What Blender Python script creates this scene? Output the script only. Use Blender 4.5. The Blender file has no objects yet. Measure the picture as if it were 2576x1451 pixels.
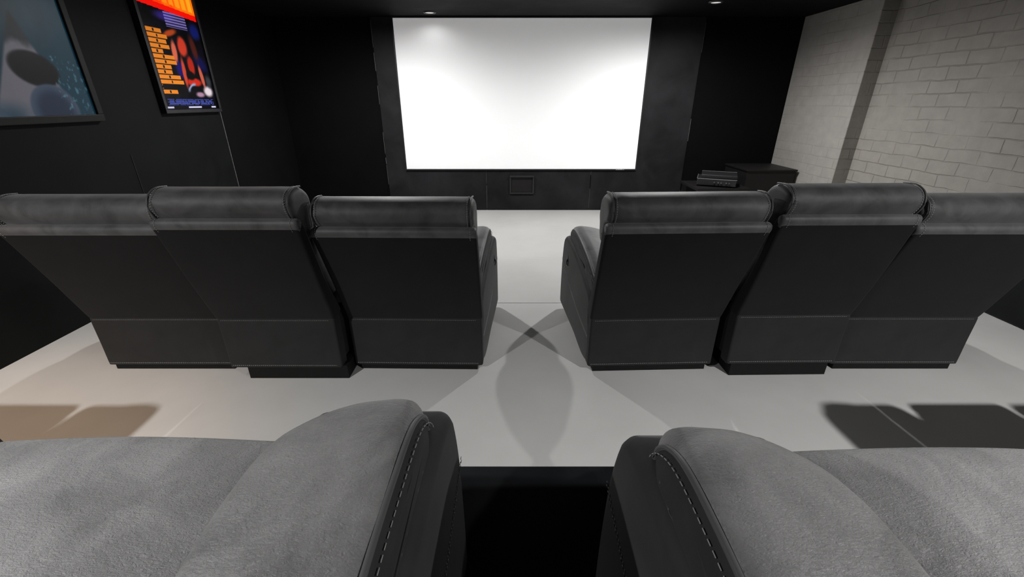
import bpy, bmesh, math, random
from mathutils import Vector, noise
random.seed(4)
C = bpy.context.scene.collection
R = math.radians

# ------------------------------------------------------------------ materials
def new_mat(name):
    m = bpy.data.materials.new(name); m.use_nodes = True
    nt = m.node_tree
    return m, nt, nt.nodes['Principled BSDF']

def N(nt, kind, **kw):
    n = nt.nodes.new(kind)
    for k, v in kw.items():
        if k in n.inputs: n.inputs[k].default_value = v
        else: setattr(n, k, v)
    return n

def coords(nt, scale=(1, 1, 1), rot=(0, 0, 0)):
    tc = nt.nodes.new('ShaderNodeTexCoord')
    mp = nt.nodes.new('ShaderNodeMapping')
    mp.inputs['Scale'].default_value = scale
    mp.inputs['Rotation'].default_value = rot
    nt.links.new(tc.outputs['Object'], mp.inputs['Vector'])
    return mp.outputs['Vector']

def noise_tex(nt, vec, scale, detail=3, rough=.55, dist=0):
    n = nt.nodes.new('ShaderNodeTexNoise')
    n.inputs['Scale'].default_value = scale; n.inputs['Detail'].default_value = detail
    n.inputs['Roughness'].default_value = rough; n.inputs['Distortion'].default_value = dist
    nt.links.new(vec, n.inputs['Vector'])
    return n.outputs['Fac']

def ramp(nt, fac, stops):
    r = nt.nodes.new('ShaderNodeValToRGB')
    e = r.color_ramp.elements
    while len(e) < len(stops): e.new(.5)
    for el, (p, c) in zip(e, stops):
        el.position = p; el.color = (c[0], c[1], c[2], 1)
    nt.links.new(fac, r.inputs['Fac'])
    return r.outputs['Color']

def bump(nt, h, strength, dist, normal=None):
    b = nt.nodes.new('ShaderNodeBump')
    b.inputs['Strength'].default_value = strength; b.inputs['Distance'].default_value = dist
    nt.links.new(h, b.inputs['Height'])
    if normal: nt.links.new(normal, b.inputs['Normal'])
    return b.outputs['Normal']

def suede(name, base, mottle=.35, grain=(90, 260, 90), gs=.35, gd=.0012, rough=.62, sheen=.25, spec=.4):
    m, nt, p = new_mat(name)
    v = coords(nt)
    f = noise_tex(nt, v, 7, 5, .6, .6)
    lo = [c * (1 - mottle) for c in base]; hi = [c * (1 + mottle) for c in base]
    col = ramp(nt, f, [(.3, lo), (.7, hi)])
    nt.links.new(col, p.inputs['Base Color'])
    vg = coords(nt, grain, (0, 0, R(12)))
    g = noise_tex(nt, vg, 1.0, 5, .6, .8)
    fine = noise_tex(nt, v, 700, 2)
    n1 = bump(nt, g, gs, gd)
    if gs > .5:                                         # pebbled leather cells between the creases
        vo = nt.nodes.new('ShaderNodeTexVoronoi'); vo.feature = 'DISTANCE_TO_EDGE'; vo.inputs['Scale'].default_value = 260
        nt.links.new(coords(nt, (.8, 1.25, 1), (0, 0, R(-18))), vo.inputs['Vector'])
        mr = nt.nodes.new('ShaderNodeMapRange'); mr.inputs['From Max'].default_value = .25
        nt.links.new(vo.outputs['Distance'], mr.inputs['Value'])
        n1 = bump(nt, mr.outputs['Result'], .25, .0010, n1)
    n2 = bump(nt, fine, .25, .0006, n1)
    nt.links.new(n2, p.inputs['Normal'])
    p.inputs['Roughness'].default_value = rough
    p.inputs['Sheen Weight'].default_value = sheen
    p.inputs['Sheen Roughness'].default_value = .45
    p.inputs['Specular IOR Level'].default_value = spec
    return m

def plain(name, col, rough=.5, metal=0, spec=.5):
    m, nt, p = new_mat(name)
    f = noise_tex(nt, coords(nt), 30, 3)
    c = ramp(nt, f, [(.3, [x * .88 for x in col]), (.7, [x * 1.12 for x in col])])
    nt.links.new(c, p.inputs['Base Color'])
    p.inputs['Roughness'].default_value = rough; p.inputs['Metallic'].default_value = metal
    p.inputs['Specular IOR Level'].default_value = spec
    return m

M = {}
FAB = (.098, .097, .099)
M['suede'] = suede('charcoal_suede', FAB, .5, (40, 60, 40), .25, .0015, .55, .2)
M['side'] = suede('charcoal_side_shaded', (.030, .030, .031), .2, (60, 60, 60), .12, .0008, .7, .1, .25)  # aisle-facing sides: their shade put into a darker copy of the suede
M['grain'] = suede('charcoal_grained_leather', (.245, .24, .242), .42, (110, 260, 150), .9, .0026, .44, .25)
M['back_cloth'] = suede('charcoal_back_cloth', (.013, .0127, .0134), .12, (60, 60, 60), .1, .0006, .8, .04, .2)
M['skirt'] = suede('charcoal_skirt_lit', (.021, .0207, .021), .14, (60, 60, 60), .1, .0006, .8, .05, .2)  # paler than the back: light on the upright skirt put into colour
M['piping'] = suede('piping_leather', (.10, .099, .10), .1, (60, 60, 60), .1, .0004, .45, .2)
M['thread'] = plain('pale_thread', (.36, .36, .355), .7)
M['plinth'] = plain('black_plinth', (.006, .006, .006), .7, 0, .2)
M['chrome'] = plain('dark_chrome', (.35, .35, .36), .25, 1)
M['black_plastic'] = plain('black_plastic', (.018, .018, .02), .38)
M['black_box'] = plain('black_painted_board', (.010, .009, .009), .5, 0, .3)

def black_wall(name, base, rough):
    m, nt, p = new_mat(name)
    v = coords(nt)
    f = noise_tex(nt, v, 2.6, 6, .62, .5)
    nt.links.new(ramp(nt, f, [(.3, [c * .6 for c in base]), (.75, [c * 1.5 for c in base])]), p.inputs['Base Color'])
    rr = nt.nodes.new('ShaderNodeMapRange')
    rr.inputs['To Min'].default_value = rough - .1; rr.inputs['To Max'].default_value = rough + .15
    nt.links.new(f, rr.inputs['Value']); nt.links.new(rr.outputs['Result'], p.inputs['Roughness'])
    nt.links.new(bump(nt, noise_tex(nt, v, 90, 4), .12, .002), p.inputs['Normal'])
    p.inputs['Specular IOR Level'].default_value = .12
    return m
M['wall'] = black_wall('black_paint', (.0055, .006, .006), .6)
M['black_cloth'] = black_wall('black_cloth', (.0022, .0022, .0024), .85)
M['front_panel'] = black_wall('black_panel_paint', (.016, .016, .0175), .5)
M['ceiling'] = black_wall('black_ceiling_paint', (.003, .003, .0035), .7)
M['tier'] = black_wall('black_vinyl', (.011, .012, .0135), .45)

def floor_mat():
    m, nt, p = new_mat('grey_floor_paint')
    v = coords(nt)
    f = noise_tex(nt, v, 1.7, 6, .6)
    c = ramp(nt, f, [(.3, (.45, .445, .435)), (.7, (.51, .505, .495))])
    # small dark specks and scuffs
    sp = noise_tex(nt, v, 26, 2)
    s = ramp(nt, sp, [(.765, (1, 1, 1)), (.80, (.72, .72, .72))])
    mx = nt.nodes.new('ShaderNodeMix'); mx.data_type = 'RGBA'; mx.blend_type = 'MULTIPLY'
    mx.inputs[0].default_value = 1
    nt.links.new(c, mx.inputs[6]); nt.links.new(s, mx.inputs[7])
    nt.links.new(mx.outputs[2], p.inputs['Base Color'])
    nt.links.new(bump(nt, noise_tex(nt, v, 140, 3), .06, .001), p.inputs['Normal'])
    p.inputs['Roughness'].default_value = .55
    p.inputs['Specular IOR Level'].default_value = .3
    return m
M['floor'] = floor_mat()

def brick_mat(name, axes, strength, base, face=1.0):
    """Painted brickwork; axes = which object axes give (along, up)."""
    m, nt, p = new_mat(name)
    tc = nt.nodes.new('ShaderNodeTexCoord')
    sx = nt.nodes.new('ShaderNodeSeparateXYZ'); cx = nt.nodes.new('ShaderNodeCombineXYZ')
    nt.links.new(tc.outputs['Object'], sx.inputs[0])
    nt.links.new(sx.outputs[axes[0]], cx.inputs[0]); nt.links.new(sx.outputs[axes[1]], cx.inputs[1])
    # wobble the courses a little
    nz = nt.nodes.new('ShaderNodeTexNoise'); nz.inputs['Scale'].default_value = 5; nz.inputs['Detail'].default_value = 3
    nt.links.new(cx.outputs[0], nz.inputs['Vector'])
    vm = nt.nodes.new('ShaderNodeVectorMath'); vm.operation = 'MULTIPLY_ADD'
    vm.inputs[1].default_value = (.030, .030, 0)
    nt.links.new(nz.outputs['Color'], vm.inputs[0]); nt.links.new(cx.outputs[0], vm.inputs[2])
    b = nt.nodes.new('ShaderNodeTexBrick')
    b.inputs['Scale'].default_value = 1
    b.inputs['Brick Width'].default_value = .25; b.inputs['Row Height'].default_value = .098
    b.inputs['Mortar Size'].default_value = .006; b.inputs['Mortar Smooth'].default_value = .6
    b.inputs['Color1'].default_value = (1, 1, 1, 1); b.inputs['Color2'].default_value = (.86, .86, .86, 1)
    b.inputs['Mortar'].default_value = (0, 0, 0, 1)
    nt.links.new(vm.outputs[0], b.inputs['Vector'])
    patch = noise_tex(nt, cx.outputs[0], 2.3, 4, .6)
    pm = nt.nodes.new('ShaderNodeMapRange')
    pm.inputs['From Min'].default_value = .36; pm.inputs['From Max'].default_value = .62
    nt.links.new(patch, pm.inputs['Value'])
    # mortar visibility = brick fac * patchiness
    mul = nt.nodes.new('ShaderNodeMath'); mul.operation = 'MULTIPLY'
    nt.links.new(b.outputs['Fac'], mul.inputs[0]); nt.links.new(pm.outputs['Result'], mul.inputs[1])
    f = noise_tex(nt, cx.outputs[0], 9, 5, .6)
    c = ramp(nt, f, [(.3, [x * .9 for x in base]), (.7, [x * 1.06 for x in base])])
    mx = nt.nodes.new('ShaderNodeMix'); mx.data_type = 'RGBA'
    nt.links.new(mul.outputs[0], mx.inputs[0]); nt.links.new(c, mx.inputs[6])
    mx.inputs[7].default_value = (base[0] * .80, base[1] * .79, base[2] * .77, 1)
    nt.links.new(mx.outputs[2], p.inputs['Base Color'])
    inv = nt.nodes.new('ShaderNodeMath'); inv.operation = 'MULTIPLY_ADD'
    inv.inputs[1].default_value = -1; inv.inputs[2].default_value = 1
    nt.links.new(mul.outputs[0], inv.inputs[0])
    n1 = bump(nt, inv.outputs[0], strength, .012)
    n2 = bump(nt, noise_tex(nt, cx.outputs[0], 22, 5, .65), .35 * strength, .010, n1)
    nt.links.new(n2, p.inputs['Normal'])
    p.inputs['Roughness'].default_value = .6; p.inputs['Specular IOR Level'].default_value = .3
    return m
BR = (.345, .325, .298)
M['brick'] = brick_mat('painted_brick', (1, 2), .65, BR)
M['pier_face'] = brick_mat('painted_plaster', (1, 2), .10, (.37, .352, .328))
M['pier_side'] = brick_mat('painted_brick_return', (0, 2), .9, BR)

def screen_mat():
    m, nt, p = new_mat('glowing_screen_fabric')
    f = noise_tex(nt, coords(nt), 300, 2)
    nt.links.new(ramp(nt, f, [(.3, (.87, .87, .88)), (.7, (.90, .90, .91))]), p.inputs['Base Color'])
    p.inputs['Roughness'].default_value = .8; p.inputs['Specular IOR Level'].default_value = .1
    p.inputs['Emission Color'].default_value = (1, 1, 1, 1); p.inputs['Emission Strength'].default_value = .22  # added glow that whitens the screen beyond what the downlights give
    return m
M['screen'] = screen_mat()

def print_mat(name, strength):
    m, nt, p = new_mat(name)
    a = nt.nodes.new('ShaderNodeVertexColor'); a.layer_name = 'print'
    nt.links.new(a.outputs['Color'], p.inputs['Base Color'])
    nt.links.new(a.outputs['Color'], p.inputs['Emission Color'])
    p.inputs['Emission Strength'].default_value = strength
    p.inputs['Roughness'].default_value = .35
    p.inputs['Specular IOR Level'].default_value = .2
    return m

def emit_mat(name, col, s):
    m, nt, p = new_mat(name)
    p.inputs['Base Color'].default_value = (*col, 1)
    p.inputs['Emission Color'].default_value = (*col, 1)
    p.inputs['Emission Strength'].default_value = s
    return m
M['lens'] = {g: emit_mat('lamp_lens', (1, .97, .93), g) for g in (12, .4)}

# ------------------------------------------------------------------ mesh helpers
def link(name, me, mat, parent=None, smooth=True, loc=None):
    o = bpy.data.objects.new(name, me); C.objects.link(o)
    for mm in (mat if isinstance(mat, (list, tuple)) else [mat]): me.materials.append(mm)
    if smooth:
        for p in me.polygons: p.use_smooth = True
    if parent: o.parent = parent
    if loc: o.location = loc
    return o

def from_bm(name, bm, mat, parent=None, smooth=False, loc=None):
    bmesh.ops.recalc_face_normals(bm, faces=bm.faces)
    me = bpy.data.meshes.new(name); bm.to_mesh(me); bm.free()
    return link(name, me, mat, parent, smooth, loc)

def add_box(bm, lo, hi, bev=0, seg=2):
    r = bmesh.ops.create_cube(bm, size=1)
    vs = r['verts']
    for v in vs:
        v.co = Vector([lo[i] + (v.co[i] + .5) * (hi[i] - lo[i]) for i in range(3)])
    if bev:
        es = {e for v in vs for e in v.link_edges}
        bmesh.ops.bevel(bm, geom=list(es), offset=bev, segments=seg, profile=.5, affect='EDGES')

def box(name, lo, hi, mat, parent=None, bev=0, seg=2):
    bm = bmesh.new(); add_box(bm, lo, hi, bev, seg)
    return from_bm(name, bm, mat, parent, bool(bev) and seg > 2)

def smooth_closed(pts, n=56):
    """Catmull-Rom through closed control points, resampled evenly. A point given as (y,z,1) is a harder corner."""
    P = [Vector((p[0], p[1])) for p in pts]
    k = len(P); out = []
    for i in range(k):
        p0, p1, p2, p3 = P[i - 1], P[i], P[(i + 1) % k], P[(i + 2) % k]
        for s in range(24):
            t = s / 24
            # centripetal-ish tension: limit tangents so long segments stay flat
            L = (p2 - p1).length
            m1 = (p2 - p0); m1 = m1.normalized() * min(L, (p1 - p0).length) if m1.length else m1
            m2 = (p3 - p1); m2 = m2.normalized() * min(L, (p3 - p2).length) if m2.length else m2
            h = (2*t**3 - 3*t*t + 1) * p1 + (t**3 - 2*t*t + t) * m1 + (-2*t**3 + 3*t*t) * p2 + (t**3 - t*t) * m2
            out.append(h)
    tot = [0]
    for i in range(len(out)):
        tot.append(tot[-1] + (out[(i + 1) % len(out)] - out[i]).length)
    res = []; j = 0
    for q in range(n):
        d = tot[-1] * q / n
        while tot[j + 1] < d: j += 1
        f = (d - tot[j]) / max(1e-9, tot[j + 1] - tot[j])
        res.append(out[j].lerp(out[(j + 1) % len(out)], f))
    return res

def loft(name, prof, x0, x1, r, mat, parent=None, n=56, m=14, deform=None, axis='x', rk=7, lvl=0):
    """Sweep a closed smooth side profile (y,z) from x0 to x1 with rounded ends of radius r."""
    P = smooth_closed(prof, n)
    area = sum(P[i].x * P[(i + 1) % n].y - P[(i + 1) % n].x * P[i].y for i in range(n))
    if area < 0: P.reverse()
    nrm = []
    for i in range(n):
        t = (P[(i + 1) % n] - P[i - 1]).normalized()
        nrm.append(Vector((-t.y, t.x)))            # inward for counter-clockwise
    st = []
    for k in range(rk):
        a = (math.pi / 2) * k / rk
        st.append((x0 + r * (1 - math.sin(a)) if False else x0 + r * (1 - math.cos(a)), r * (1 - math.sin(a))))
    for k in range(m + 1):
        st.append((x0 + r + (x1 - x0 - 2 * r) * k / m, 0))
    for k in range(rk - 1, -1, -1):
        a = (math.pi / 2) * k / rk
        st.append((x1 - r * (1 - math.cos(a)), r * (1 - math.sin(a))))
    bm = bmesh.new(); rings = []
    for x, d in st:
        ring = []
        for i in range(n):
            q = P[i] + nrm[i] * d
            c = Vector((x, q.x, q.y))
            if deform: c = Vector(deform(c.x, c.y, c.z))
            ring.append(bm.verts.new(c))
        rings.append(ring)
    for a, b in zip(rings, rings[1:]):
        for i in range(n):
            bm.faces.new((a[i], a[(i + 1) % n], b[(i + 1) % n], b[i]))
    for ring in (rings[0], rings[-1]):
        f = bm.faces.new(ring)
        bmesh.ops.triangulate(bm, faces=[f])
    o = from_bm(name, bm, mat, parent, True)
    return o

def tube_bm(bm, pts, rad, sides=8, closed=False):
    pts = [Vector(p) for p in pts]; rings = []
    up = Vector((0, 0, 1))
    for i, p in enumerate(pts):
        a = pts[i - 1] if i else p; b = pts[i + 1] if i + 1 < len(pts) else p
        t = (b - a).normalized()
        u = t.cross(up)
        if u.length < .05: u = t.cross(Vector((1, 0, 0)))
        u.normalize(); w = t.cross(u)
        rings.append([bm.verts.new(p + (u * math.cos(2*math.pi*k/sides) + w * math.sin(2*math.pi*k/sides)) * rad) for k in range(sides)])
    for a, b in zip(rings, rings[1:]):
        for k in range(sides): bm.faces.new((a[k], a[(k+1) % sides], b[(k+1) % sides], b[k]))
    for ring in (rings[0], rings[-1]): bm.faces.new(ring)

def resample(pts, step):
    pts = [Vector(p) for p in pts]; out = [pts[0].copy()]; acc = 0
    for a, b in zip(pts, pts[1:]):
        L = (b - a).length; d = step - acc
        while d <= L:
            out.append(a.lerp(b, d / L)); d += step
        acc = (acc + L) % step
    return out

def smooth_open(pts, k=10):
    P = [Vector(p) for p in pts]; out = []
    for i in range(len(P) - 1):
        p0 = P[max(i - 1, 0)]; p1 = P[i]; p2 = P[i + 1]; p3 = P[min(i + 2, len(P) - 1)]
        for s in range(k):
            t = s / k
            out.append(.5 * ((2*p1) + (p2 - p0)*t + (2*p0 - 5*p1 + 4*p2 - p3)*t*t + (-p0 + 3*p1 - 3*p2 + p3)*t**3))
    out.append(P[-1]); return out

def stitches(bm, path, dash=.007, gap=.0035, rad=.0008, off=None):
    q = resample(path, dash + gap)
    for a, b in zip(q, q[1:]):
        d = (b - a) * (dash / (dash + gap))
        p = a + (off or Vector((0, 0, 0)))
        tube_bm(bm, [p, p + d * .5 , p + d], rad, 5)

def tube(name, pts, rad, mat, parent=None, sides=8):
    bm = bmesh.new(); tube_bm(bm, pts, rad, sides)
    return from_bm(name, bm, mat, parent, True)

def empty(name, loc, rz=0):
    o = bpy.data.objects.new(name, None); C.objects.link(o)
    o.location = loc; o.rotation_euler = (0, 0, rz); o.empty_display_size = .1
    return o

def tag(o, label=None, cat=None, group=None, kind=None):
    if label: o['label'] = label
    if cat: o['category'] = cat
    if group: o['group'] = group
    if kind: o['kind'] = kind
    return o

# ------------------------------------------------------------------ room
XL, XR, XB = -2.71, 3.26, 3.404           # left wall, pier face, brick face
YF, YB, ZC = 5.56, -3.3, 2.165
TIER, TY = .25, 1.01
SEAM = 2.72
def S(o): return tag(o, kind='structure')

bm = bmesh.new(); add_box(bm, (XL - .2, SEAM + .003, -.1), (XB + .2, YF + .2, 0)); add_box(bm, (XL - .2, YB, -.1), (XB + .2, SEAM - .003, 0))
S(from_bm('floor', bm, M['floor']))
S(box('trim_1', (XL, SEAM - .003, -.1), (XB, SEAM + .003, -.004), M['plinth']))          # dark joint across the floor
S(box('floor_tier', (XL, YB, 0), (XB, TY, TIER), M['tier'], None, .006, 2))
S(box('baseboard_right', (3.17, YB, 0), (XB, 3.3, .42), M['tier'], None, .02, 3))
S(box('wall_left', (XL - .15, YB, 0), (XL, YF + .1, ZC + .1), M['wall']))
S(box('wall_front', (XL - .15, YF, 0), (XB + .15, YF + .15, ZC + .1), M['black_cloth']))
S(box('wall_back', (XL - .15, YB - .15, 0), (XB + .15, YB, ZC + .1), M['wall']))
S(box('wall_right', (XB, YB, 0), (XB + .15, YF + .1, ZC + .1), M['brick']))
# pier of plastered brick beside the front corner
bm = bmesh.new(); add_box(bm, (XR, 4.43, 0), (XB + .01, YF + .001, ZC), .004, 1)
pier = from_bm('wall_right_pier', bm, [M['pier_face'], M['pier_side']])
for p in pier.data.polygons:
    if abs(p.normal.y) > .7: p.material_index = 1
S(pier)
S(box('ceiling', (XL - .15, YB - .1, ZC), (XB + .15, YF + .15, ZC + .12), M['ceiling']))

# lighter black boards behind the screen, with their joints
px = [-1.575, -.325, 1.0, 2.16]
for i, (a, b) in enumerate(zip(px, px[1:])):
    S(box('trim_%d' % (2 + i), (a + .003, YF - .022, 0), (b - .003, YF - .001, ZC - .002), M['front_panel'], None, .002, 1))
M['scuff'] = plain('scuffed_edge', (.105, .105, .10), .6)
for i, x in enumerate(px):
    bm = bmesh.new()
    z = .02
    while z < 1.95:                                   # worn paint along the joint, broken in places
        L = random.uniform(.05, .3)
        if random.random() < .75: add_box(bm, (x - random.uniform(.001, .0028), YF - .0225, z), (x + random.uniform(.0005, .0022), YF - .018, z + L))
        z += L + random.uniform(.0, .06)
    S(from_bm('trim_%d' % (6 + i), bm, M['scuff']))
S(box('trim_13', (XL, 4.293, 0), (XL + .006, YF, ZC), M['black_cloth']))
S(box('trim_11', (XL, 4.285, .0), (XL + .004, 4.292, 1.45), plain('pale_joint', (.14, .14, .135), .6)))
bm = bmesh.new(); add_box(bm, (XL, 3.16, .0), (XL + .003, 3.165, .95))
S(from_bm('trim_12', bm, black_wall('dull_joint', (.03, .03, .03), .6)))

# ------------------------------------------------------------------ projection screen
scr = tag(empty('projection_screen', (.113, YF - .022, 0)), 'large white projection screen with thin black frame on the black front wall', 'screen')
W2, Z0, Z1 = 1.433, .525, 2.147
bm = bmesh.new()
fw = .014
add_box(bm, (-W2 - fw, -.022, Z0 - fw), (W2 + fw, 0, Z0)); add_box(bm, (-W2 - fw, -.022, Z1), (W2 + fw, 0, Z1 + fw))
add_box(bm, (-W2 - fw, -.022, Z0), (-W2, 0, Z1)); add_box(bm, (W2, -.022, Z0), (W2 + fw, 0, Z1))
from_bm('screen_frame', bm, M['black_plastic'], scr)
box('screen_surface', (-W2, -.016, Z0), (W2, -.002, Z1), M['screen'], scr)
bm = bmesh.new(); x = 1.19                              # tiny pale maker's mark on the lower right of the frame
for wd, h in ((.022, .007), (.012, .012), (.016, .008), (.02, .012), (.024, .006)):
    add_box(bm, (x, -.0235, Z0 - .011), (x + wd, -.0219, Z0 - .011 + h)); x += wd + .003
from_bm('maker_mark', bm, M['thread'], scr)

# wall box under the screen
hb = tag(empty('wall_vent', (.125, YF - .022, .33)), 'small square black wall box low on the wall under the white screen', 'wall box')
bm = bmesh.new()
for lo, hi in (((-.155, -.035, .095), (.155, 0, .115)), ((-.155, -.022, -.115), (.155, 0, -.100)), ((-.155, -.022, -.1), (-.137, 0, .095)), ((.137, -.022, -.1), (.155, 0, .095))):
    add_box(bm, lo, hi, .003, 2)
from_bm('frame', bm, M['black_plastic'], hb)
box('cover_plate', (-.137, -.006, -.1), (.137, -.001, .095), M['black_box'], hb)

# ------------------------------------------------------------------ posters (generic stand-in pictures)
def poster(name, y0, y1, z0, z1, fw, depth, fn, strength, label, nx, nz, fmat):
    t = tag(empty(name, (XL, (y0 + y1) / 2, (z0 + z1) / 2)), label, 'poster', 'lit posters on the left wall')
    w, h = (y1 - y0) / 2, (z1 - z0) / 2
    bm = bmesh.new()
    add_box(bm, (0, -w - fw, -h - fw), (depth, w + fw, -h), .004, 2); add_box(bm, (0, -w - fw, h), (depth, w + fw, h + fw), .004, 2)
    add_box(bm, (0, -w - fw, -h), (depth, -w, h), .004, 2); add_box(bm, (0, w, -h), (depth, w + fw, h), .004, 2)
    from_bm('poster_frame', bm, fmat, t)
    bm = bmesh.new()
    col = bm.loops.layers.color.new('print')
    g = [[bm.verts.new((depth * .6, -w + 2 * w * i / nx, -h + 2 * h * j / nz)) for j in range(nz + 1)] for i in range(nx + 1)]
    for i in range(nx):
        for j in range(nz):
            f = bm.faces.new((g[i][j], g[i + 1][j], g[i + 1][j + 1], g[i][j + 1]))
            for l, (a, b) in zip(f.loops, ((i, j), (i + 1, j), (i + 1, j + 1), (i, j + 1))):
                l[col] = (*fn(a / nx, b / nz), 1)
    me = bpy.data.meshes.new('print'); bm.to_mesh(me); bm.free()
    link('print', me, print_mat(name + '_print', strength), t, True)
    box('backing_board', (.001, -w, -h), (depth * .5, w, h), M['black_box'], t)
    return t

def mix(a, b, t):
    t = max(0, min(1, t)); return tuple(a[i] + (b[i] - a[i]) * t for i in range(3))
def sst(a, b, x):
    t = max(0, min(1, (x - a) / (b - a))); return t * t * (3 - 2 * t)
def nz(u, v, s, k=0): return noise.fractal(Vector((u * s, v * s, k)), 1.0, 2.0, 4)

def pic_teal(u, v):
    """a misty teal picture: a pale peak with a dark hollow in it"""
    n = nz(u, v, 5) * .5
    bg = mix((.012, .045, .062), (.05, .16, .21), sst(-.1, .9, u * .5 + (1 - v) * .6 + n * .35))
    # peak
    cx = .53 - (.56 - v) * .12; half = .015 + (.57 - v) * .62 if v < .57 else 0
    d = half - abs(u - cx)
    rock = mix((.03, .045, .055), (.11, .13, .15), sst(.55, .42, v) * (.7 + n))
    rock = mix(rock, (.36, .35, .38), sst(.44, .36, v + n * .1) * .9)
    c = mix(bg, rock, sst(-.005, .03, d))
    e = math.hypot((u - .56 - (.27 - v) * .35) / .21, (v - .265) / .105)
    c = mix(c, (.010, .013, .018), sst(1.05, .85, e))
    e2 = math.hypot((u - .62) / .22, (v - .03) / .155)
    c = mix(c, mix((.10, .135, .20), (.20, .24, .30), sst(.5, 1.0, e2)), sst(1.05, .93, e2))
    c = mix(c, mix((.05, .15, .21), (.20, .27, .34), sst(.1, .6, n + .3)), sst(.12, .0, v) * sst(.5, .2, u) * .7)
    sp = nz(u, v, 30, 3)
    if v < .35 and u > .7: c = mix(c, (.3, .45, .5), sst(.25, .6, sp) * .6)
    return c

def pic_warm(u, v):
    """an abstract printed sheet: red and amber band, amber rows, warm and blue patches"""
    n = nz(u, v, 9)
    c = mix((.004, .003, .006), (.02, .012, .05), sst(-.2, .5, n))
    tilt = v + u * .05
    if tilt > .80:                                         # red band with amber bars
        c = (.85, .045, .012)
        if tilt > .845: c = mix((.95, .10, .012), (1.0, .42, .03), sst(.15, .75, u + n * .2))
        if tilt > .865 and u > .12 and (u * 9.0) % 1 < .68: c = mix((1., .35, .03), (1., .62, .10), u)
        return c
    def blob(c, x, y, rx, ry, col, soft=.2, a=0):
        dx, dy = u - x, v - y
        X = dx * math.cos(a) + dy * math.sin(a); Y = -dx * math.sin(a) + dy * math.cos(a)
        e = math.hypot(X / rx, Y / ry)
        return mix(c, col, sst(1 + soft, 1 - soft, e + n * .12))
    c = blob(c, .42, .735, .16, .035, (.14, .10, .36), .6)
    if .66 < v < .78 and .40 < u < .78 and (v * 46) % 1 < .5: c = mix(c, (.50, .45, .75), .75)
    c = blob(c, .90, .66, .09, .06, (.04, .07, .30), .5)
    c = blob(c, .42, .61, .12, .022, (.55, .20, .07), .5, .2)
    c = blob(c, .86, .40, .12, .06, (.03, .035, .20), .5, -.4)
    c = blob(c, .80, .52, .05, .10, (.22, .07, .05), .5, .2)
    c = blob(c, .44, .33, .07, .07, (.05, .04, .30), .5)
    # warm column of overlapping patches
    c = blob(c, .585, .515, .085, .075, (.62, .17, .10), .3, .3)
    c = blob(c, .42, .47, .045, .085, (.66, .30, .22), .35, -.25)
    c = blob(c, .50, .30, .035, .12, (.60, .20, .13), .35, -.12)
    c = blob(c, .66, .37, .06, .075, (.52, .10, .05), .3)
    c = blob(c, .64, .23, .14, .035, (.60, .11, .05), .3)
    c = blob(c, .82, .28, .035, .10, (.58, .26, .20), .3, .12)
    c = blob(c, .60, .285, .08, .035, (.012, .008, .012), .3)
    c = blob(c, .57, .185, .085, .022, (.45, .50, .62), .4, .35)
    c = blob(c, .60, .165, .08, .03, (.01, .01, .02), .35, .2)
    c = blob(c, .88, .155, .085, .045, (.66, .62, .64), .45)
    c = blob(c, .70, .125, .08, .022, (.50, .38, .46), .5)
    c = blob(c, .93, .24, .05, .05, (.14, .15, .17), .6)
    # amber rows
    rows = [.27, .36, .32, .35, .20, .40, .42, .28, .27, .42, .46, .0, .27]
    if .125 < v < .632:
        k = int((.632 - v) / .039); fz = ((.632 - v) / .039) % 1
        if k < len(rows) and .14 < fz < .92 and .045 < u < .06 + rows[k] * .82:
            if not (abs(u - .05 - rows[k] * .4) < .012 and .2 < fz < .8): c = (.70, .40, .10)
    # small blue-grey lines at the foot
    if .035 < v < .085 and .06 < u < .93:
        if (v * 85) % 1 < .62 and nz(u * 6, round(v * 85), 3) > -.22: c = (.20, .24, .50)
    if .012 < v < .024 and (u < .14 or .40 < u < .66 or .86 < u < .96): c = (.62, .62, .70)
    return c
M['frame_grey'] = plain('dark_grey_frame', (.010, .0095, .009), .5, 0, .2)
poster('wall_poster', 2.335, 2.985, 1.225, 2.145, .042, .035, pic_teal, .72,
       'framed teal poster of a pale peaked shape, nearer the camera on the left wall', 130, 180, M['frame_grey'])
poster('wall_poster', 3.604, 4.238, 1.242, 2.145, .028, .04, pic_warm, 1.0,
       'tall framed poster with red and amber band and amber rows, farther along the left wall', 150, 230, M['black_plastic'])

# ------------------------------------------------------------------ recliners
def wrinkle(amp, w):
    def f(x, y, z):
        e = max(0, abs(x) / (w / 2) - .55) / .45
        k = noise.noise(Vector((x * 4, y * 5, z * 5))) * .004 + amp * e * math.sin((z * 1.0 - abs(x) * .8) * 95 + 3 * noise.noise(Vector((x * 6, z * 6, 2))))
        return (x, y - k, z + k * .4)
    return f

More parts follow.
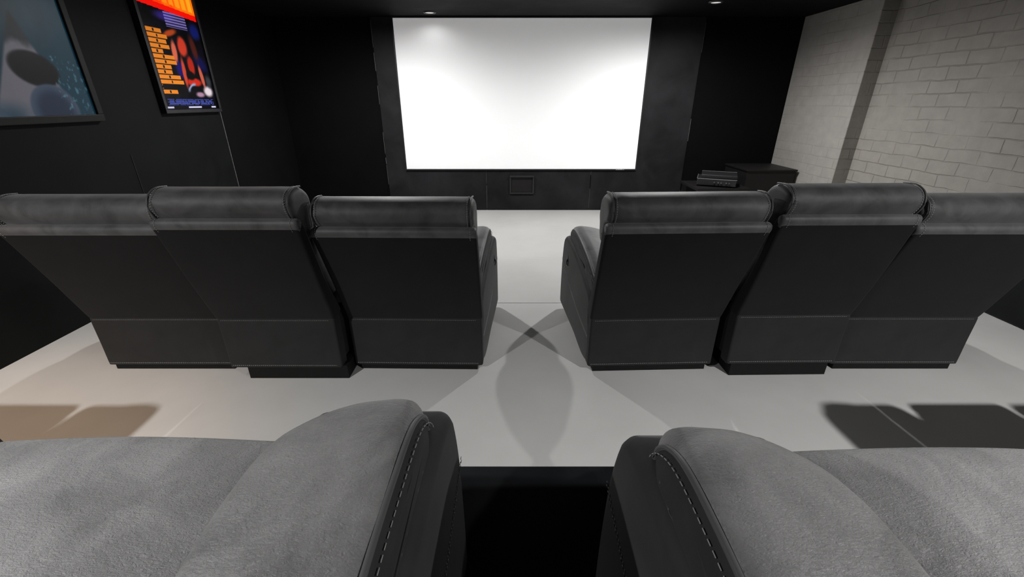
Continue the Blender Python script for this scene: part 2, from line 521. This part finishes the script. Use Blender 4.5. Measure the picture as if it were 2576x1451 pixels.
def recliner(loc, rz, w, lift=0.0, arms='', group='', label='', near=False, foot=.0, plinth_shift=0, splay=.06, shell_top=0.0, ln=1.0, wide=.0, sl=0.0, handle=True, inner={}, foot_drop=0.0):
    t = tag(empty('recliner_chair', loc, rz), label, 'recliner', group)
    h = w / 2
    L = lift
    aw = .235                                            # arm width
    il = h - (aw if 'L' in arms else 0) + (0 if 'L' in arms else -.0)
    ir = h - (aw if 'R' in arms else 0)
    xl, xr = -il, ir                                     # seat span between arms
    # plinth and body
    box('plinth', (-h + .03 + plinth_shift, .006, 0), (h - .03 + plinth_shift, .66, .035 + L), M['plinth'], t)
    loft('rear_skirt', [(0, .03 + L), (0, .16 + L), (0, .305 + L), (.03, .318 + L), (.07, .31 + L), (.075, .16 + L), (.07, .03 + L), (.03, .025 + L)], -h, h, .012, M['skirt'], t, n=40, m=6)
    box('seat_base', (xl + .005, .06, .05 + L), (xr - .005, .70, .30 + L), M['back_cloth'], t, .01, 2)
    # backrest shell
    T = L + shell_top
    prof = [(.004, .300 + L), (-.12, .552 + T * .5), (-.236, .775 + T), (-.258, .812 + T), (-.252, .834 + T), (-.225, .842 + T), (-.185, .83 + T), (-.155, .79 + T),
            (-.02, .55 + T * .5), (.095, .32 + L), (.06, .295 + L)]
    dy = (1 - ln) * .25
    prof = [(y * ln if y < 0 else y, z) for y, z in prof]
    def fan(x, y, z): return (x * (1 + wide * max(0, min(1, (z - .3) / .5))), y, z)
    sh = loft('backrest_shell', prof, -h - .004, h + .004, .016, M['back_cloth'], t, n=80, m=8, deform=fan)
    # lip along the shell's top edge, its light put into a paler suede
    lp = [(y * ln if y < 0 else y, z) for y, z in [(-.236, .790 + T), (-.254, .806 + T), (-.2635, .824 + T), (-.257, .841 + T), (-.230, .848 + T), (-.198, .838 + T), (-.200, .81 + T)]]
    loft('shell_lit_lip', lp, -h - .0047, h + .0047, .0155, M['suede'], t, n=48, m=16, deform=fan)
    # headrest roll
    hp = [(-.186, .818 + T), (-.228, .846 + T), (-.254, .893 + T), (-.240, .935 + T), (-.196, .957 + T), (-.135, .955 + T), (-.085, .925 + T), (-.065, .87 + T), (-.075, .80 + T), (-.11, .73 + T), (-.165, .75 + T)]
    hp = [(y + dy, z) for y, z in hp]
    wr = wrinkle(.0022, w)
    loft('headrest', hp, -h + .004, h - .006, .030, M['suede'], t, n=72, m=30, deform=lambda x, y, z: wr(x * (1 + wide), y, z))
    bp = [(-.09 + dy * .8, .80 + T), (-.02, .83 + T), (.05, .76 + T), (.12, .62 + L), (.20, .47 + L), (.22, .38 + L), (.16, .34 + L), (.06, .42 + L), (-.06, .66 + L)]
    loft('back_cushion', bp, xl + .012, xr - .012, .05, M['suede'], t, n=60, m=10)
    # seat
    sp = [(.12, .33 + L), (.12, .42 + L), (.18, .455 + L), (.40, .468 + L), (.62 + sl, .478 + L), (.70 + sl, .465 + L), (.735 + sl, .42 + L), (.73 + sl, .34 + L), (.66, .30 + L), (.3, .29 + L)]
    sx0, sx1 = xl + .004, xr - .004
    def puff(x, y, z):
        c = 1 - ((2 * (x - sx0) / (sx1 - sx0) - 1) ** 2)
        return (x, y, z + .010 * c + .004 * noise.noise(Vector((x * 5, y * 5, 7))) if z > .4 + L else z)
    loft('seat_cushion', sp, sx0, sx1, .03, M['grain'] if near else M['suede'], t, n=64, m=16, deform=puff)
    fy = .745 + foot + sl
    fd = foot_drop
    fp = [(.72 + sl, .40 + L - fd), (fy, .44 + L + foot * .2 - fd), (fy + .045, .41 + L + foot * .2 - fd), (fy + .05, .30 + L), (fy + .04, .12 + L), (fy, .09 + L), (.715, .12 + L), (.70, .26 + L)]
    loft('footrest', fp, xl + .01, xr - .01, .025, M['suede'], t, n=48, m=10)
    # piping and stitching round the shell lip and headrest ends
    lip = [(-.170, .545 + T * .5), (-.15, .612 + T * .6), (-.236, .775 + T), (-.2595, .812 + T), (-.2535, .836 + T), (-.225, .844 + T)][2:]
    def line(name, q, kind, *a):
        bm = bmesh.new()
        if kind == 'stitch': stitches(bm, q, *a)
        else: tube_bm(bm, q, *a)
        from_bm(name, bm, M['thread' if kind == 'stitch' else 'piping'], t, True)
    ww = 1 + wide
    lip = [(y * ln, z) for y, z in [(-.2405, .788 + T), (-.256, .804 + T), (-.2655, .824 + T), (-.259, .8435 + T), (-.230, .8505 + T)]]
    e = [(-.192, .815 + T), (-.232, .844 + T), (-.2585, .893 + T), (-.244, .938 + T), (-.197, .961 + T), (-.135, .958 + T)]
    e = [(y + dy, z) for y, z in e]
    for sg in (-1, 1):
        line('stitching', smooth_open([(sg * (h - .022) * ww, y, z) for y, z in lip]), 'stitch', .006, .004, .0009)
        line('stitching', smooth_open([(sg * (h - .031) * ww, y, z) for y, z in e]), 'stitch', .006, .004, .0012)
        line('headrest_piping', smooth_open([(sg * (h - .0175) * ww, y, z) for y, z in [(y_ + .004, z_ - .002) for y_, z_ in e]]), 'tube', .0035, 8)
    line('stitching', [(-h + .02, -.0012, .296 + L), (h - .02, -.0012, .296 + L)], 'stitch', .005, .004, .0006)
    line('stitching', [(-h + .015, -.0014, .042 + L), (h - .015, -.0014, .042 + L)], 'stitch', .006, .004, .0009)
    # arms
    for side in arms:
        s = -1 if side == 'L' else 1
        xo, xi = s * h, s * (h - aw)                     # outer, inner faces at the rear
        sp_ = inner.get(side, splay)
        def spl(x, y, z, s=s, sp_=sp_): return (x + s * sp_ * max(0, min(1, y / .8)) , y, z)
        a, b = min(xo, xi), max(xo, xi)
        bp_ = [(.045, .03 + L), (.045, .30 + L), (.07, .395 + L), (.22, .455 + L), (.45, .515 + L), (.62, .535 + L), (.70, .528 + L), (.745, .49 + L), (.775, .38 + L), (.79, .2 + L), (.79, .05 + L), (.75, .03 + L), (.4, .025 + L)]
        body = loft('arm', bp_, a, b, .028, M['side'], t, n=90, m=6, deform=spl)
        # pad draped over the arm
        po = .014                                        # pad sits in from the outer face
        pa, pb = (a + po, b - .002) if s < 0 else (a + .002, b - po)
        pw = pb - pa
        pp = [(.06, .415 + L), (.05, .455 + L), (.09, .505 + L), (.25, .565 + L), (.45, .608 + L), (.57, .618 + L), (.635, .608 + L), (.672, .58 + L), (.685, .545 + L), (.66, .515 + L), (.55, .505 + L), (.3, .46 + L), (.12, .395 + L)]
        def padf(x, y, z, s=s, pa=pa, pw=pw):
            q = (x - pa) / pw; q = q if s > 0 else 1 - q      # 0 inner .. 1 outer
            d = 1 - (2 * q - 1) ** 2
            zz = z - .028 * (1 - q) ** 2 * (1 if z > .5 + L else .3) - .012 * max(0, q - .75) * 4 * (1 if z > .5 + L else 0)
            # plan: front corner rounded towards the inside
            yy = y - .085 * max(0, .55 - q) ** 2 * 3.2 * max(0, (y - .35) / .33) - .05 * max(0, q - .82) ** 2 * 30 * max(0, (y - .35) / .33)
            zz += .003 * noise.noise(Vector((x * 14, y * 10, 3)))
            return spl(x, yy, zz)
        pad = loft('armrest_pad', pp, pa, pb, .034, M['grain'] if near else M['suede'], t, n=90, m=18, deform=padf, rk=9)
        pad.data.materials.append(M['side'])
        lim = (pb - .011) if s > 0 else -(pa + .011)
        for pl in pad.data.polygons:                     # the strip below the piping takes the shade-darkened side colour
            c = pl.center
            if s * c.x - sp_ * max(0, min(1, c.y / .8)) > lim: pl.material_index = 1
        # piping along the pad's outer edge, running round its front
        xe = (pb - .012) if s > 0 else (pa + .012)
        path = []
        for (y, z) in [(.06, .475), (.10, .503), (.25, .556), (.42, .592), (.53, .606), (.60, .606), (.645, .590), (.672, .565), (.680, .54)]:
            path.append(Vector(padf(xe, y, z + L + .004)))
        path = smooth_open(path)
        tube('piping', path, .0042, M['piping'], pad)
        bm = bmesh.new()
        st = [p + Vector((s * .010, 0, -.011)) for p in path]
        stitches(bm, st, .0075, .0045, .0008)
        from_bm('stitching', bm, M['thread'], pad, True)
        # double seam low on the outer side
        for dz in (0, .009):
            bm = bmesh.new()
            q = [Vector(spl(xo + s * .0008, y, z + L + dz)) for y, z in ((.05, .175), (.25, .20), (.45, .245), (.62, .30), (.775, .36))]
            stitches(bm, smooth_open(q), .0062, .0045, .0007)
            from_bm('side_stitching', bm, M['thread'], body, True)
        # recline handle set in the side
        if handle and side not in inner:
            cx = spl(xo, .60, 0)[0]
            bm = bmesh.new()
            bmesh.ops.create_uvsphere(bm, u_segments=20, v_segments=12, radius=1)
            for v in bm.verts: v.co = Vector((cx + v.co.x * .004, .60 + v.co.y * .013, .405 + L + v.co.z * .030))
            from_bm('handle_cup', bm, M['black_plastic'], body, True)
            tube('recline_handle', smooth_open([(cx + s * .003, .592, .41 + L), (cx + s * .008, .590, .395 + L), (cx + s * .007, .588, .38 + L), (cx + s * .003, .587, .37 + L)]), .004, M['chrome'], body)
    return t

G1 = 'charcoal recliners in the front row'
LN = dict(ln=.77, wide=.04)
recliner((-1.784, 1.905, 0), 0, .685, 0, 'LR', G1, 'charcoal recliner nearest the left wall in the front row, back in deep shade', shell_top=-.015, inner={'R': -.004}, ln=.77, wide=.0)
recliner((-1.138, 1.820, 0), 0, .566, .04, '', G1, 'taller narrow charcoal recliner in the middle of the front row left trio', plinth_shift=.05, shell_top=-.012, ln=.70, wide=.02)
recliner((-.490, 1.904, 0), R(-1), .675, 0, 'LR', G1, 'charcoal recliner left of the aisle in the front row, armrest towards the aisle', splay=.045, shell_top=-.025, inner={'L': -.005}, ln=.77, wide=.015)
recliner((.721, 1.893, 0), R(2), .655, .005, 'LR', G1, 'charcoal recliner right of the aisle in the front row, oval handle on its aisle side', foot=.16, splay=.04, shell_top=-.008, inner={'R': .02}, **LN)
recliner((1.374, 1.850, 0), R(1), .562, .045, '', G1, 'taller narrow charcoal recliner in the middle of the front row right trio', plinth_shift=-.0, shell_top=-.012, ln=.62, wide=.012)
recliner((2.008, 1.905, 0), 0, .675, .005, 'LR', G1, 'charcoal recliner nearest the brick wall in the front row', shell_top=-.015, inner={'L': .0}, ln=.77, wide=.0)
G2 = 'charcoal recliners in the back row'
recliner((-.655, -.125, TIER), 0, 1.03, .04, 'LR', G2, 'large grained recliner seat at the bottom left corner, wide padded arm beside the aisle', near=True, splay=.04, sl=.0, foot_drop=.09, shell_top=-.30, handle=False)
recliner((.730, -.185, TIER), 0, 1.03, .04, 'LR', G2, 'large grained recliner seat at the bottom right corner, oval arm pad piped round its front', near=True, splay=.04, sl=.035, foot_drop=.09, shell_top=-.30, handle=False)

recliner((-2.19, .15, TIER), 0, .8, 0, 'LR', G2, 'back row recliner by the left wall, outside the left edge of the view', splay=.0, sl=.035, shell_top=-.25, handle=False, near=True)
recliner((2.14, .155, TIER), 0, .8, 0, 'LR', G2, 'back row recliner by the brick wall, outside the right edge of the view', splay=.0, sl=.035, shell_top=-.25, handle=False, near=True)

# ------------------------------------------------------------------ corner cabinet and player
cab = tag(empty('media_cabinet', (2.93, 5.24, 0)), 'low black box cabinet in the front right corner below the plaster pier', 'cabinet')
bm = bmesh.new()
add_box(bm, (-.26, -.27, .03), (.29, .27, .575), .004, 2)
from_bm('body', bm, M['black_box'], cab)
box('top_board', (-.272, -.285, .575), (.30, .275, .595), M['black_box'], cab, .003, 2)
box('base', (-.24, -.25, 0), (.27, .25, .03), M['plinth'], cab)
tb = tag(empty('side_table', (2.33, 4.98, 0)), 'low black stand under the dark player left of the corner cabinet', 'stand')
box('table_top', (-.30, -.26, .40), (.28, .26, .43), M['black_box'], tb, .003, 2)
for sx in (-.28, .23):
    for sy in (-.24, .2): box('leg', (sx, sy, 0), (sx + .04, sy + .04, .40), M['black_box'], tb)
av = tag(empty('media_player', (2.33, 4.96, .43), R(-24)), 'angled black media player with grey edges beside the corner cabinet', 'media player')
box('case', (-.20, -.17, .012), (.20, .17, .085), M['black_plastic'], av, .006, 2)
box('upper_case', (-.165, -.13, .0855), (.205, .17, .125), M['black_plastic'], av, .008, 2)
bm = bmesh.new()
add_box(bm, (-.203, -.173, .080), (.203, -.168, .086)); add_box(bm, (-.203, -.173, .080), (-.198, .173, .086)); add_box(bm, (-.165, .166, .121), (.205, .172, .127))
from_bm('edge_trim', bm, plain('grey_edge', (.2, .2, .21), .4), av)
bm = bmesh.new()
for x in (-.02, .02, .05, .10, .13):
    bmesh.ops.create_cone(bm, cap_ends=True, segments=12, radius1=.009, radius2=.009, depth=.02)
    for v in bm.verts[-24:]: v.co = Vector((v.co.x + x, -.178 + v.co.z, .05 + v.co.y))
from_bm('sockets', bm, M['chrome'], av)
bm = bmesh.new()
for sx in (-.17, .17):
    for sy in (-.14, .14): add_box(bm, (sx - .015, sy - .015, 0), (sx + .015, sy + .015, .013))
from_bm('feet', bm, M['plinth'], av)

# ------------------------------------------------------------------ ceiling lamps
def downlight(x, y, watts, col, label, size=150, blend=.5, glow=12):
    t = tag(empty('ceiling_downlight', (x, y, ZC)), label, 'downlight', 'ceiling downlights')
    bm = bmesh.new()
    prof = [(.048, -.002), (.052, -.010), (.060, -.011), (.066, -.006), (.068, 0)]
    rr = []
    for r_, z in prof:
        rr.append([bm.verts.new((r_ * math.cos(2*math.pi*k/32), r_ * math.sin(2*math.pi*k/32), z)) for k in range(32)])
    for a, b in zip(rr, rr[1:]):
        for k in range(32): bm.faces.new((a[k], a[(k+1) % 32], b[(k+1) % 32], b[k]))
    from_bm('trim_ring', bm, M['black_plastic'], t, True)
    bm = bmesh.new(); bmesh.ops.create_cone(bm, cap_ends=True, segments=28, radius1=.048, radius2=.048, depth=.002)
    from_bm('lens', bm, M['lens'][glow], t, False, (0, 0, -.003))
    ld = bpy.data.lights.new('lamp', 'SPOT'); ld.energy = watts; ld.color = col
    ld.spot_size = R(size); ld.spot_blend = blend; ld.shadow_soft_size = .03
    lo = bpy.data.objects.new('lamp', ld); C.objects.link(lo); lo.parent = t; lo.location = (0, 0, -.02)
    return t
COOL = (1, .995, .985); WARM = (1, .70, .48)
downlight(1.5, 4.2, 158, COOL, 'round ceiling downlight in front of the right part of the screen', 177, .7)
downlight(-1.25, 4.2, 158, COOL, 'round ceiling downlight in front of the left part of the screen', 177, .7)
downlight(1.93, 4.79, 10, COOL, 'round ceiling downlight at the top edge right of the screen', 165, .6, .4)
downlight(-.87, 5.30, 1.8, COOL, 'small round ceiling downlight just above the left part of the screen', 165, .6, .4)
downlight(2.3, -.45, 350, COOL, 'round ceiling downlight above the right back row seats', 150, .6)
downlight(-2.1, -.45, 290, COOL, 'round ceiling downlight above the left back row seats', 150, .6)
downlight(-2.42, .75, 105, WARM, 'warm round ceiling downlight close to the left wall', 84, .7)

# ------------------------------------------------------------------ camera, world, view
cam = bpy.data.cameras.new('camera'); cam.sensor_width = 36; cam.lens = 36 * 1075 / 2576
cam.clip_start = .01
co = bpy.data.objects.new('camera', cam); C.objects.link(co)
co.location = (0, 0, 1.3); co.rotation_euler = (R(90 - 23.61), 0, 0)
sc = bpy.context.scene; sc.camera = co
wd = bpy.data.worlds.new('dark'); wd.use_nodes = True; sc.world = wd
wd.node_tree.nodes['Background'].inputs['Color'].default_value = (.5, .52, .55, 1)
wd.node_tree.nodes['Background'].inputs['Strength'].default_value = 0.0
sc.view_settings.view_transform = 'Standard'; sc.view_settings.look = 'None'
sc.view_settings.exposure = 0; sc.view_settings.gamma = 1; sc.view_settings.use_curve_mapping = False
